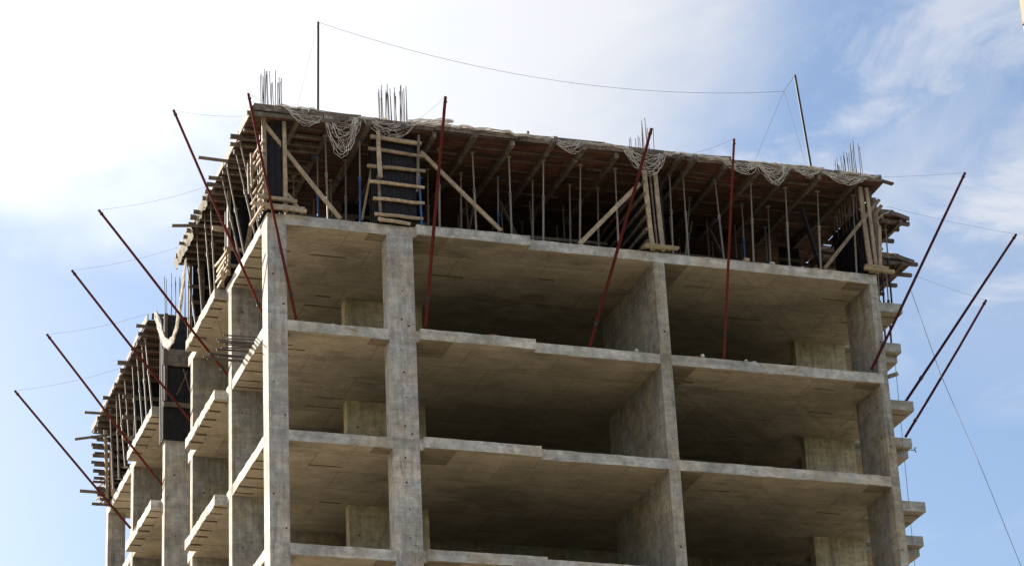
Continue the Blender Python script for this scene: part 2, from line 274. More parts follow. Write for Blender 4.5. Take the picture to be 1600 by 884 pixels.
# ------------------------------------------------------------------ mesh helpers
class MB:
    def __init__(s): s.v = []; s.f = []; s.mi = []; s.sm = []
    def add(s, vs, fs, m=0, smooth=False):
        o = len(s.v); s.v += [tuple(v) for v in vs]
        for f in fs: s.f.append(tuple(i + o for i in f)); s.mi.append(m); s.sm.append(smooth)
        return s
    def box(s, x0, x1, y0, y1, z0, z1, m=0, mb=None, mt=None):
        v = [(x0,y0,z0),(x1,y0,z0),(x1,y1,z0),(x0,y1,z0),(x0,y0,z1),(x1,y0,z1),(x1,y1,z1),(x0,y1,z1)]
        s.add(v, [(0,1,5,4),(1,2,6,5),(2,3,7,6),(3,0,4,7)], m)
        s.add(v, [(3,2,1,0)], m if mb is None else mb); s.add(v, [(4,5,6,7)], m if mt is None else mt); return s
    def bar(s, p, q, w, h, m=0, jit=0.0, n=1, bow=0.0):
        """squared stick from p to q, w across, h high; n segments with a little warp"""
        p, q = Vector(p), Vector(q); d = (q - p).normalized()
        up = Vector((0, 0, 1)) if abs(d.z) < 0.9 else Vector((0, 1, 0))
        a = d.cross(up).normalized(); b = a.cross(d).normalized()
        rings = []; vs = []
        bo = (a*R_(-1, 1) + b*R_(-1, 1))*bow
        for i in range(n + 1):
            f = i/n; c = p.lerp(q, f) + bo*math.sin(f*math.pi)
            k1, k2 = 1 + R_(-jit, jit), 1 + R_(-jit, jit)
            for sx, sy in ((-1,-1),(1,-1),(1,1),(-1,1)): vs.append(c + a*sx*w*0.5*k1 + b*sy*h*0.5*k2)
        fs = [(3,2,1,0), tuple(n*4 + i for i in range(4))]
        for i in range(n):
            for k in range(4):
                fs.append((i*4+k, i*4+(k+1) % 4, i*4+4+(k+1) % 4, i*4+4+k))
        return s.add(vs, fs, m)
    def tube(s, pts, r, n=6, m=0, r2=None, cap=True):
        pts = [Vector(p) for p in pts]; vs = []; N = len(pts)
        prev = None
        for i, p in enumerate(pts):
            d = (pts[min(i+1, N-1)] - pts[max(i-1, 0)]).normalized()
            if prev is None:
                a = d.cross(Vector((0, 0, 1)) if abs(d.z) < 0.9 else Vector((0, 1, 0))).normalized()
            else:
                a = (prev - d*prev.dot(d)).normalized()
            prev = a; b = d.cross(a)
            rr = r if r2 is None else r + (r2 - r)*i/(N - 1)
            for k in range(n):
                t = 2*math.pi*k/n; vs.append(p + a*math.cos(t)*rr + b*math.sin(t)*rr)
        fs = [(i*n+k, i*n+(k+1) % n, (i+1)*n+(k+1) % n, (i+1)*n+k) for i in range(N-1) for k in range(n)]
        s.add(vs, fs, m, True)
        if cap: s.add(vs, [tuple(range(n-1, -1, -1)), tuple((N-1)*n + k for k in range(n))], m)
        return s
    def prism(s, out, z0, z1, ms=0, mb=0, mt=0, step=None, jit=0.0):
        """plan outline extruded; long sides resampled and slightly uneven"""
        pts = []
        N = len(out)
        for i in range(N):
            a, b = Vector(out[i]), Vector(out[(i+1) % N]); pts.append((a, 0))
            if step:
                k = int((b - a).length/step); nrm = Vector(((b-a).y, -(b-a).x)).normalized()
                for j in range(1, k): pts.append((a.lerp(b, j/k) + nrm*R_(-jit, jit), 1))
        n = len(pts)
        lo = [(p.x, p.y, z0 + (R_(-jit, jit) if k else 0)) for p, k in pts]
        hi = [(p.x, p.y, z1 + (R_(-jit, jit*0.4) if k else 0)) for p, k in pts]
        s.add(lo + hi, [(i, (i+1) % n, n + (i+1) % n, n + i) for i in range(n)], ms)
        s.add(lo, [tuple(range(n-1, -1, -1))], mb); s.add(hi, [tuple(range(n))], mt); return s
    def dot(s, c, ax, r, m):
        c = Vector(c); vs = []
        k = R_(0.8, 1.25); off = R_(0, 6)
        for i in range(7):
            t = off + 2*math.pi*i/7; u, v = math.cos(t)*r*k, math.sin(t)*r
            vs.append(c + (Vector((u, 0, v)) if ax == 'y' else Vector((0, u, v))))
        return s.add(vs, [tuple(range(7))], m)
    def mesh(s, name, mats, o=(0, 0, 0)):
        me = bpy.data.meshes.new(name)
        me.from_pydata([(v[0]-o[0], v[1]-o[1], v[2]-o[2]) for v in s.v], [], s.f)
        for mt in (mats if isinstance(mats, (list, tuple)) else [mats]): me.materials.append(mt)
        me.polygons.foreach_set('material_index', s.mi); me.polygons.foreach_set('use_smooth', s.sm)
        bm = bmesh.new(); bm.from_mesh(me)
        big = [f for f in bm.faces if len(f.verts) > 8]
        if big: bmesh.ops.triangulate(bm, faces=big)
        bm.normal_update(); bm.to_mesh(me); bm.free(); me.update(); return me
    def build(s, name, mats, parent=None, loc=None, bevel=0):
        base = parent
        while base is not None and base.parent is not None: base = base.parent
        o = tuple(base.location) if base is not None else (loc or (0, 0, 0))
        ob = bpy.data.objects.new(name, s.mesh(name, mats, o)); COL.objects.link(ob)
        if parent is not None: ob.parent = parent
        else: ob.location = o
        if bevel:
            b = ob.modifiers.new('bevel', 'BEVEL'); b.width = bevel; b.segments = 2; b.limit_method = 'ANGLE'
        return ob

def tag(o, label=None, cat=None, group=None, kind=None):
    if label: o['label'] = label
    if cat: o['category'] = cat
    if group: o['group'] = group
    if kind: o['kind'] = kind
    return o
def thing(name, label, cat, loc, group=None):
    o = bpy.data.objects.new(name, None); COL.objects.link(o); o.location = loc; o.empty_display_size = 0.2
    return tag(o, label, cat, group)
def copy_tree(o, parent=None):
    c = o.copy(); COL.objects.link(c); c.parent = parent
    for ch in list(o.children): copy_tree(ch, c)
    return c
def share(src, name, parent, dz):
    c = src.copy(); c.name = name; COL.objects.link(c); c.parent = parent; c.location.z += dz; return c

# ------------------------------------------------------------------ ground
GZ = -33.0
tag(MB().add([(-1500,-1500,GZ),(1500,-1500,GZ),(1500,1500,GZ),(-1500,1500,GZ)], [(0,1,2,3)]).build('unseen_ground', M['low_bounce']), kind='structure')  # unseen outer ground, kept dark so the deep soffits stay dim
tag(MB().add([(-75,-52,GZ+.02),(62,-52,GZ+.02),(62,70,GZ+.02),(-75,70,GZ+.02)], [(0,1,2,3)]).build('bounce_yard', M['unseen_ground']), kind='structure')  # unseen pale patch, sized to bounce light onto the front soffits

# ------------------------------------------------------------------ the concrete frame
B = thing('unfinished_building', 'tall bare concrete building frame with open floors and timber formwork on top', 'building', (0, 0, GZ))
TH = 0.29
def boards(mb, x0, x1, ys, z, m):
    for y in ys:
        a, b = x0 + R_(0, .02), x1 - R_(0.0, 0.6*(x1-x0))
        if random.random() < .5: b = x1 - .01
        mb.box(a, b, y - .014, y + .014, z - .006, z + .004, m)
def slab_mesh(z, seed):
    random.seed(seed)
    out = [(0,0),(3.985,0),(3.985,-.2),(7.13,-.2),(7.13,0),(17.38,0),(17.38,22.4),(0,22.4),(0,17.30),(.08,17.30),(.08,13.38),(0,13.38),(0,12.86),(1.4,12.86),
           (1.4,9.62),(0,9.62),(0,8.57),(.08,8.57),(.08,4.74),(0,4.74)]
    mb = MB().prism(out, z, z + TH, 0, 1, 2, 0.22, 0.011)
    e = .004
    # darker infill boards left their stain beside the columns, a few open joints in the soffit
    mb.box(2.72, 3.2, .012, .42, z-.02, z+.03, 3); mb.box(4.0, 4.86, -.18, .86, z-.02, z+.03, 3); mb.box(11.04, 11.72, .012, 1.75, z-.02, z+.03, 3); mb.box(16.5, 17.1, .05, .5, z-.018, z+.03, 3)
    for (x0, x1, y) in ((1.1, 2.2, 1.35), (2.35, 3.15, 4.1), (2.2, 3.1, 4.75), (15.8, 16.7, .95), (16.0, 17.1, 2.3), (13.9, 14.9, 2.9), (5.2, 6.6, 2.2), (8.3, 9.4, 1.9), (12.0, 12.8, 1.2)):
        k = R_(-.45, .45) if y < 4 else 0
        if random.random() < .75: mb.box(x0 + k, x0 + k + (x1-x0)*R_(.4, 1.2), y + k*.6 - .014, y + k*.6 + .014, z - .013, z + .02, 4)
    for y in (.9, 1.55, 2.1, 2.75, 3.4, 3.85, 18.6, 19.3, 20.0, 20.8, 21.5):
        mb.box(.02, R_(.5, 1.1), y - .024, y + .024, z - .013, z + .02, 4)
    # step in the front edge
    return mb
SM = [M['edge'], M['soffit'], M['top'], M['patch'], M['joint']]
for k in range(12):
    if k < 5: slab_mesh(-3.0*k, 100 + k).build('floor_slab', SM, B); last = B.children[-1]
    else: share(last, 'floor_slab', B, -3.0*(k - 4))
random.seed(11)
def left_balcony(y0, y1, z, sd):
    random.seed(sd)
    mb = MB().prism([(-.31, y0), (.075, y0), (.075, y1), (-.31, y1)], z, z + TH - .01, 0, 1, 2, 0.16, 0.016)
    y = y0 + .18
    while y < y1 - .1:
        mb.box(-.285, R_(.03, .07), y - .028, y + .028, z - .02, z + .02, 4); y += R_(.45, .75)
    return mb
def right_balcony(x1, y0, y1, z, sd, beam):
    random.seed(sd)
    mb = MB().prism([(17.39, y0), (x1, y0), (x1, y1), (17.39, y1)], z, z + TH, 0, 1, 2, 0.4, 0.008)
    if beam: mb.prism([(17.39, 3.21), (18.3, 3.21), (18.3, y0 - .004), (17.39, y0 - .004)], z, z + TH - .006, 0, 1, 2)
    if beam: mb.box(17.4, x1 - .03, y0 + .25, y1 - .1, z - .22, z - .002, 0, 1)
    else:
        for y in (y0 + .35, y0 + .95): mb.box(17.45, x1 - .05, y - .02, y + .02, z - .007, z + .002, 4)
    return mb
for k in range(11):
    z = -3.0*k
    if k < 4:
        left_balcony(4.82, 8.55, z, 40+k).build('balcony', SM, B); a = B.children[-1]
        left_balcony(13.4, 17.28, z, 60+k).build('balcony', SM, B); b = B.children[-1]
        right_balcony(18.96, 1.65, 3.2, z, 80+k, False).build('balcony', SM, B); c = B.children[-1]
        right_balcony(20.17, 4.25, 6.2, z, 90+k, True).build('balcony', SM, B); d = B.children[-1]
    else:
        for s_ in (a, b, c, d): share(s_, 'balcony', B, -3.0*(k - 3))
random.seed(5)
def upright(name, x0, x1, y0, y1, mat, ztop=0.0, dots=(), sides=()):
    mb = MB().box(x0, x1, y0, y1, GZ - .2, ztop)
    for k in range(5):
        for (dx, dz) in dots: mb.dot((dx + R_(-.03, .03), y0 - .003, -3*k - 3 + dz + R_(-.05, .05)), 'y', R_(.018, .032), 1)
        for (dy, dz) in sides: mb.dot((x0 - .003, dy + R_(-.03, .03), -3*k - 3 + dz + R_(-.05, .05)), 'x', R_(.018, .032), 1)
    return mb.build(name, [mat, M['hole']], B, bevel=.012)
e = .005
zt = -.004
upright('column', -e, .508, -e, .58, M['column'], zt, [(.4, .7), (.12, 1.6)])
upright('column', 3.21, 3.92, -e, .52, M['column'], zt, [(3.56, .62), (3.58, 1.38), (3.57, 2.1), (3.5, 2.75), (3.75, .4)])
upright('shear_wall', 10.705, 11.025, -e, 4.05, M['wall'], zt, [(10.86, .9)], [(y, z) for y in (.35, 1.1, 1.9, 2.7, 3.5) for z in (.6, 1.35, 2.1, 2.7)])
upright('shear_wall', 17.13, 17.384, -e, 1.6, M['wall'], zt, [(17.25, 1.2)], [(y, z) for y in (.3, .8, 1.3) for z in (.6, 1.5, 2.4)])
upright('shear_wall', -e, .86, 4.09, 4.47, M['wall'], zt, [(.3, .7), (.28, 1.6), (.3, 2.3)])
upright('shear_wall', -e, 1.35, 8.99, 9.3, M['wall'], zt, [(.3, .7), (.32, 1.9), (.75, 1.2)])
upright('column', -e, 1.3, 12.87, 13.2, M['column'], -1.0, [(.3, .9), (.3, 2.0)])
upright('shear_wall', -e, 1.1, 17.74, 18.15, M['wall'], zt, [(.3, .8), (.3, 2.0)])
upright('column', -e, .57, 22.02, 22.4 + e, M['column'], zt)
upright('shear_wall', 3.18, 5.4, 4.15, 4.5, M['side_lit_wall'], zt, [(3.45, .6), (3.45, 1.4), (3.45, 2.2), (4.1, .6), (4.1, 1.4), (4.1, 2.2)])
upright('shear_wall', 16.66, 18.25, 4.1, 4.4, M['side_lit_wall'], zt, [(16.95, .6), (16.95, 1.9), (17.4, .5), (17.4, 1.9), (17.75, 1.2)])
upright('shear_wall', 1.5, 18.2, 6.4, 6.65, M['wall'], zt)  # unseen back wall, added to keep the bays dark
upright('shear_wall', 1.7, 17.3, 12.0, 12.25, M['wall'], zt)  # unseen core wall, added to block light from the rear

# ------------------------------------------------------------------ column and wall formwork on the top floor
FG = 'column and wall formwork on the top floor'
def stick(root, name, p, q, w, h, mat=None, seg=3, bow=.015):
    return MB().bar(p, q, w, h, 0, .12, seg, bow).build(name, mat or M['wood'], root)
def pole_stick(root, name, p, q, r, mat=None):
    p, q = Vector(p), Vector(q); pts = [p.lerp(q, i/4) + Vector((R_(-.012, .012), R_(-.012, .012), R_(-.012, .012))) for i in range(5)]
    return MB().tube(pts, r, 7, 0, r*R_(.75, .95)).build(name, mat or M['wood'], root)
def ribbed_panel(root, x0, x1, y, z0, z1, n, depth=.05):
    mb = MB().box(x0, x1, y, y + depth, z0, z1)
    for i in range(n):
        x = x0 + (x1 - x0)*(i + .5)/n; mb.box(x - .014, x + .014, y - .022, y - .001, z0 + .02, z1 - R_(.02, .12))
    return mb.build('panel', M['panel'], root)
def ribbed_side(root, x, y0, y1, z0, z1, n, sgn):
    mb = MB().box(x - .02, x + .02, y0, y1, z0, z1)
    for i in range(n):
        y = y0 + (y1 - y0)*(i + .5)/n; mb.box(min(x + sgn*.021, x + sgn*.05), max(x + sgn*.021, x + sgn*.05), y - .03, y + .03, z0 + .02, z1 - R_(.02, .1))
    return mb.build('panel', M['panel'], root)
Z0 = TH + .01

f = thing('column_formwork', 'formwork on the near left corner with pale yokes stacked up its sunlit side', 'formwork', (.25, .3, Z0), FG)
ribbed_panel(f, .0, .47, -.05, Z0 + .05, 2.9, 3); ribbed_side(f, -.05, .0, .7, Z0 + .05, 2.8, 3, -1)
stick(f, 'stud', (.46, -.10, Z0), (.45, -.10, 2.95), .10, .08); stick(f, 'stud', (-.08, -.11, Z0), (-.10, -.11, 3.0), .10, .07); stick(f, 'stud', (.56, .2, Z0), (.55, .2, 2.9), .07, .1, M['wood_old'])
for i in range(8):
    z = .40 + i*.265 + R_(-.03, .03); pole_stick(f, 'yoke', (-.14, -.18 - R_(0, .12), z), (-.15 - R_(0, .1), R_(.6, 1.1), z + R_(-.12, .04)), R_(.04, .055))
for z, x0, x1 in ((.42, -.45, .95), (.36, -.1, 1.0), (.62, -.3, .75)): stick(f, 'yoke', (x0, -.19, z), (x1, -.19, z - .03), .09, .08)
for x, z0, z1 in ((-.28, 1.2, 2.2), (-.36, 1.0, 1.9)): stick(f, 'stud', (x, .45, z0), (x - .02, .45, z1), .06, .06)

f = thing('column_formwork', 'wide dark ribbed formwork with six pale round yokes like ladder rungs', 'formwork', (3.5, .3, Z0), FG)
ribbed_panel(f, 3.0, 4.04, -.05, Z0 + .03, 2.93, 9); ribbed_side(f, 2.97, .0, .6, Z0 + .03, 2.9, 3, -1)
for a, b in YOKES2: pole_stick(f, 'yoke', (a[0], -.14, a[2]), (b[0], -.14, b[2]), .052)
stick(f, 'stud', (3.02, -.225, 1.55), (2.99, -.225, 2.95), .11, .05); stick(f, 'stud', (3.03, -.08, Z0), (3.0, -.08, 1.7), .07, .04, M['wood_old'])
stick(f, 'stud', (4.05, -.09, 1.3), (4.12, -.215, 2.95), .06, .05, M['wood_old']); stick(f, 'yoke', (2.8, -.15, 2.78), (4.2, -.15, 2.72), .08, .09)

f = thing('wall_formwork', 'long dark wall formwork behind two pale studs under the netting on the third upright', 'formwork', (10.86, 2, Z0), FG)
ribbed_side(f, 10.64, .02, 4.1, Z0 + .03, 2.55, 10, -1); ribbed_side(f, 11.10, .02, 4.1, Z0 + .03, 2.6, 10, 1)
stick(f, 'stud', (10.68, -.08, Z0), (10.60, -.08, 2.7), .13, .06); stick(f, 'stud', (10.98, -.08, Z0), (10.92, -.08, 2.7), .12, .06); stick(f, 'stud', (10.84, -.04, Z0), (10.78, -.04, 2.6), .05, .05, M['wood_old'])
for i in range(6): stick(f, 'yoke', (10.545, -.12, .55 + i*.36), (10.545, R_(3.2, 4.2), .5 + i*.36), .07, .09, M['wood_old'])
for y, x0, x1, z in ((-.14, 10.42, 11.38, .37), (-.06, 10.5, 11.45, .45), (.16, 10.45, 11.3, .47)): pole_stick(f, 'yoke', (x0, y, z), (x1, y, z + .01), .055, M['yellow'])

f = thing('wall_formwork', 'dark formwork with two tall pale studs at the right front corner', 'formwork', (17.25, .8, Z0), FG)
ribbed_side(f, 17.08, .05, 1.75, Z0 + .03, 2.3, 5, -1); ribbed_side(f, 17.44, .02, 1.75, Z0 + .03, 2.55, 5, 1)
mbb = MB().box(17.11, 17.41, .0, .03, Z0 + .03, 2.5); mbb.build('panel', M['panel'], f)
stick(f, 'stud', (17.2, -.09, Z0), (17.13, -.09, 2.95), .13, .07); stick(f, 'stud', (17.36, -.08, Z0), (17.33, -.08, 2.95), .11, .07); stick(f, 'stud', (17.5, .02, .35), (17.48, .02, 2.9), .06, .07, M['wood_old'])
for i in range(9): stick(f, 'batten', (17.08 + R_(-.03, .03), .1 + i*.19 + R_(-.05, .05), 2.0), (17.08, .1 + i*.19 + R_(-.05, .05), 2.95), .03, .04, M['wood_old'])
stick(f, 'yoke', (16.95, -.17, .38), (17.85, -.17, .34), .1, .09, M['yellow']); stick(f, 'yoke', (17.0, -.12, .48), (17.7, -.12, .46), .1, .07, M['yellow'])
stick(f, 'yoke', (17.3, .3, 1.9), (17.75, -.1, 2.45), .07, .08); stick(f, 'yoke', (17.5, -.05, .5), (17.7, .1, 1.9), .1, .05); stick(f, 'yoke', (17.56, .1, 1.2), (17.62, .12, 2.7), .14, .05, M['wood_old'])
for (p, q, w) in (((17.45, .5, 2.0), (17.95, .3, 2.35), .09), ((17.5, .2, 1.55), (17.9, .5, 1.35), .1), ((17.4, .3, 2.6), (17.85, .2, 2.75), .12), ((17.6, .2, .5), (17.75, .5, 1.5), .12),
                  ((17.42, .1, .75), (17.95, .3, .62), .1), ((17.5, .6, 1.0), (18.0, .7, 1.15), .08), ((17.66, .15, 1.7), (17.72, .25, 2.85), .1)):
    stick(f, 'yoke', p, q, w, .05, random.choice((M['wood'], M['wood_old'], M['joist'])))

f = thing('wall_formwork', 'black formwork panel under a slot of daylight on the left side', 'formwork', (.4, 4.3, Z0), FG)
ribbed_panel(f, -.02, 1.0, 4.02, Z0 + .03, 2.74, 4); ribbed_side(f, -.06, 4.05, 4.5, Z0 + .03, 2.7, 2, -1)
stick(f, 'stud', (-.1, 3.95, Z0), (-.1, 3.95, 2.85), .08, .1); stick(f, 'stud', (.25, 3.9, Z0 + .05), (.55, 3.6, 2.4), .12, .06)
stick(f, 'yoke', (-.25, 3.97, .6), (.9, 3.97, .58), .07, .09); stick(f, 'yoke', (-.55, 4.0, 1.7), (-.1, 4.0, 1.68), .07, .12); stick(f, 'yoke', (-.3, 3.9, .38), (-.05, 4.9, .4), .08, .07); stick(f, 'yoke', (-.22, 4.0, 1.1), (.3, 4.0, 1.1), .07, .1)
for i in range(5): stick(f, 'yoke', (-.15, 4.0 - R_(0, .3), .38 + i*.16), (-.18 - R_(0, .08), 4.9, .34 + i*.16), .07, .07)

f = thing('wall_formwork', 'dark formwork with cross battens at the back end of the front deck', 'formwork', (.5, 9.1, Z0), FG)
ribbed_panel(f, -.02, 1.4, 8.92, Z0 + .03, 2.9, 6); ribbed_side(f, -.06, 8.95, 9.35, Z0 + .03, 2.9, 2, -1)
for z in (.7, 1.2, 1.7, 2.2): stick(f, 'yoke', (-.15, 8.86, z), (1.3, 8.86, z), .06, .09, M['wood_old'])
stick(f, 'stud', (.25, 8.85, Z0), (.25, 8.85, 2.9), .1, .06, M['wood_old']); stick(f, 'stud', (-.12, 8.85, Z0), (-.12, 8.85, 2.9), .08, .06)

f = thing('column_formwork', 'tall black formwork banded by grey boards around the set back left column', 'formwork', (.6, 13, -1), FG)
ribbed_panel(f, -.05, 1.35, 12.78, -1.02, 3.02, 6); ribbed_side(f, -.07, 12.8, 13.25, -1.02, 3.0, 2, -1)
MB().box(-.12, 1.4, 12.69, 12.755, 1.35, 1.88).build('yoke', M['wood_old'], f); MB().box(-.1, 1.4, 12.70, 12.755, .02, .16).build('yoke', M['wood_old'], f)
stick(f, 'stud', (-.03, 12.72, .2), (-.03, 12.72, 3.05), .09, .06, M['wood_old']); stick(f, 'brace', (.3, 12.7, .4), (.62, 12.7, 1.2), .03, .03, M['wood_old']); stick(f, 'brace', (.75, 12.7, .4), (.5, 12.7, 1.25), .03, .03, M['wood_old'])

f = thing('wall_formwork', 'shadowed formwork panel beside the far left balcony', 'formwork', (.5, 17.9, Z0), FG)
ribbed_panel(f, -.02, 1.2, 17.68, Z0 + .03, 2.9, 6)
for z in (.9, 1.6, 2.3): stick(f, 'yoke', (-.4, 17.62, z), (1.1, 17.62, z), .07, .12, M['wood_old'] if z > 1 else M['wood'])

f = thing('column_formwork', 'far left corner formwork bristling with yoke ends against the sky', 'formwork', (.3, 22.2, Z0), FG)
ribbed_panel(f, -.02, .6, 21.93, Z0 - .1, 2.95, 3)
for i in range(19):
    z = .22 + i*.148 + R_(-.03, .03); stick(f, 'yoke', (-.28 - R_(0, .4), 21.86 - .12*(i % 2), z), (.7, 21.86 - .12*(i % 2), z + R_(-.03, .03)), .08, R_(.06, .11), M['joist'])
stick(f, 'yoke', (-1.0, 21.8, .62), (.6, 21.8, .6), .07, .09, M['wood_old'])
stick(f, 'stud', (-.1, 21.75, Z0), (-.25, 21.5, 2.7), .1, .08); stick(f, 'stud', (.0, 21.2, Z0), (-.2, 20.6, 1.6), .1, .08); stick(f, 'stud', (-.12, 21.9, Z0), (-.18, 21.8, 2.0), .08, .07)
for i in range(5): stick(f, 'batten', (-.15, 21.7, .4 + i*.2), (-.35, 22.3, .36 + i*.2), .05, .06)

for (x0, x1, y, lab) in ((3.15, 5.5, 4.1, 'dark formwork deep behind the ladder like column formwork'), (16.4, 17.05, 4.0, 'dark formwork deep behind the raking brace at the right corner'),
                          (5.5, 16.4, 6.3, 'long black panel wall added to darken the back of the top floor')):
    f = thing('wall_formwork', lab, 'formwork', ((x0+x1)/2, y, Z0), FG)  # the last, long one is a backing added to darken the storey
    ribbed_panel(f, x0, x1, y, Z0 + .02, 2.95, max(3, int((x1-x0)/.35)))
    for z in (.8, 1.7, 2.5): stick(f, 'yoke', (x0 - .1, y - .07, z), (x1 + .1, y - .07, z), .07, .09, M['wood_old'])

# ------------------------------------------------------------------ timber decks
def deck(root, out, zs=3.03, mat='deck', thick=.035):
    return MB().prism(out, zs, zs + thick, 0, 0, 0, .6, .01).build('planking', [M[mat]], root)
D = thing('timber_deck', 'long timber deck on joists capping the front of the building', 'deck', (8.5, 4.5, 3.03))
deck(D, [(-.45, -.33), (17.75, -.33), (17.75, 6.9), (1.9, 6.9), (1.9, 9.25), (-.45, 9.25)])
# lighter battens under the boards
mb = MB()
for y in (.25, .75, 1.3, 1.9, 2.6, 3.3, 4.2): 
    x = .6
    while x < 17.2:
        L_ = R_(1.2, 3.0); mb.box(x, min(x + L_, 17.4), y - .03 + R_(-.05, .05), y + .03 + R_(-.05, .05)*0, 3.005, 3.029); x += L_ + R_(.2, 1.2)
mb.build('batten', M['decktop'], D)
for i, x in enumerate(JOIST_X):
    out_ = random.choice((.33, .36, .42, .58)) if i not in (7, 10, 11) else .75
    up = .0 if i not in (7,) else .06
    MB().bar((x, -out_, 2.95 + up), (x + R_(-.06, .06), 4.0, 2.95), .11, .15, 0, .06, 3, .02).build('joist', M['joist'], D)
for i in range(21):
    y = .6 + i*.415; over = R_(.44, .52) if random.random() < (.7 if y < 4 else .3) else R_(.58, .8)
    if y > 9.2: break
    MB().bar((-over, y, 2.96 + R_(-.02, .02)), (1.8, y + R_(-.05, .05), 2.96), R_(.07, .12), R_(.06, .12), 0, .1, 2, .01).build('joist', M['joist'] if random.random() < .6 else M['wood_old'], D)
mb = MB(); x = -.42
while x < 17.7:
    L_ = R_(.9, 2.6); x1 = min(x + L_, 17.74)
    mb.bar((x, -.35 + R_(-.015, .015), 3.165 + R_(-.035, .02)), (x1 - R_(.01, .05), -.35 + R_(-.015, .015), 3.165 + R_(-.035, .025)), .035, R_(.15, .25), 0, .08, 3, .015); x = x1
mb.build('edge_board', M['decktop'], D)
mb = MB(); y = -.3
while y < 9.2:
    L_ = R_(.7, 1.9); y1 = min(y + L_, 9.24)
    mb.bar((-.47, y, 3.16 + R_(-.03, .03)), (-.47 + R_(-.02, .02), y1 - .02, 3.16 + R_(-.03, .03)), .035, R_(.16, .24), 0, .05, 2, .01); y = y1
mb.build('edge_board', M['decktop'], D)
MB().prism([(-.43, -.30), (17.70, -.30), (17.70, 9.2), (-.43, 9.2)], 3.07, 3.24, 0, 0, 0).build('wet_concrete', [M['top']], D)

D2 = thing('timber_deck', 'timber deck over the far rear wing on the left', 'deck', (8.5, 18, 3.03))
deck(D2, [(-.45, 13.32), (17.4, 13.32), (17.4, 22.7), (-.45, 22.7)])
mb = MB(); y = 13.32
while y < 22.6:
    L_ = R_(.7, 1.9); y1 = min(y + L_, 22.7)
    mb.bar((-.47, y, 3.16 + R_(-.03, .03)), (-.47 + R_(-.02, .02), y1 - .02, 3.16 + R_(-.03, .03)), .035, R_(.16, .22), 0, .05, 2, .01); y = y1
mb.build('edge_board', M['decktop'], D2)
for i in range(16):
    y = 13.6 + i*.58; over = random.choice((R_(.48, .55), R_(.55, .85)))
    MB().bar((-over, y, 2.96), (1.6, y, 2.96), R_(.07, .12), R_(.07, .12), 0, .1, 2, .01).build('joist', M['joist'], D2)
MB().bar((-.35, 13.35, 3.2), (.5, 13.33, 3.2), .04, .2).build('edge_board', M['decktop'], D2)
# stray planks poking out to the left
for (y, z, L_, up, lab) in ((2.6, 3.05, 1.25, .02, 'single dark plank poking left from the deck, nearest the corner'), (20.6, 2.9, 1.1, .0, 'level plank poking out at the far rear deck edge'),
                        (20.9, 2.4, 1.35, -.35, 'tilted plank poking down and left below the far rear deck'), (6.3, 2.95, 1.2, -.15, 'two plank ends forming a dark v on the left deck edge')):
    tag(MB().bar((-L_, y, z + up), (.3, y, z), .09, .06, 0, .1, 2, .01).build('plank', M['wood_old'], None, (-.45, y, z)), lab, 'plank')
for (x1, y0, y1, lab) in ((19.45, 1.5, 3.5, 'small ragged timber deck jutting right beside the right corner'), (20.9, 4.15, 6.5, 'lower looking ragged timber deck jutting right, farther back')):
    d = thing('timber_deck', lab, 'deck', ((17.6+x1)/2, (y0+y1)/2, 3.03))
    deck(d, [(17.78, y0), (x1 - .35, y0), (x1, y0 + .1), (x1 - .05, y1), (17.78, y1)], 3.0)
    for k in range(4):
        y = y0 + .1 + k*(y1-y0-.2)/3; MB().bar((17.5, y, 2.93), (x1 + R_(-.1, .3), y + R_(-.1, .1), 2.93 + R_(-.03, .03)), .1, .1, 0, .1, 2, .01).build('joist', M['joist'], d)
    for k in range(3):
        x = 17.9 + k*(x1-18.1)/2.2; MB().bar((x, y0 - R_(.05, .2), 2.83), (x, y1, 2.83), .09, .1, 0, .1, 2, .01).build('bearer', M['joist'], d)
    MB().bar((17.8, y0 - .02, 3.12), (x1 - .5, y0 - .02, 3.10), .035, .18, 0, .05, 3, .02).build('edge_board', M['decktop'], d)
    MB().bar((x1 - .6, y0 - .04, 3.10), (x1 + .02, y0 + .05, 3.0), .035, .13, 0, .1, 2, .01).build('edge_board', M['wood_old'], d)
    vs = []; fs = []; nx, ny = 12, 8
    for i in range(nx + 1):
        for j in range(ny + 1):
            vs.append((17.8 + (x1 - 18.3)*i/nx, y0 - .06 + 1.2*j/ny, 3.18 + .06*math.sin(i*1.3) + R_(-.03, .05) - (.12 if j == 0 else 0)))
    fs = [(i*(ny+1)+j, (i+1)*(ny+1)+j, (i+1)*(ny+1)+j+1, i*(ny+1)+j+1) for i in range(nx) for j in range(ny)]
    tag(MB().add(vs, fs, 0, True).build('net_heap', M['net'], None, (18, y0, 3.1)), 'crumpled grey netting lying on the %s jutting deck' % ('nearer' if y0 < 2 else 'farther'), 'net', 'safety nets along the deck edge')

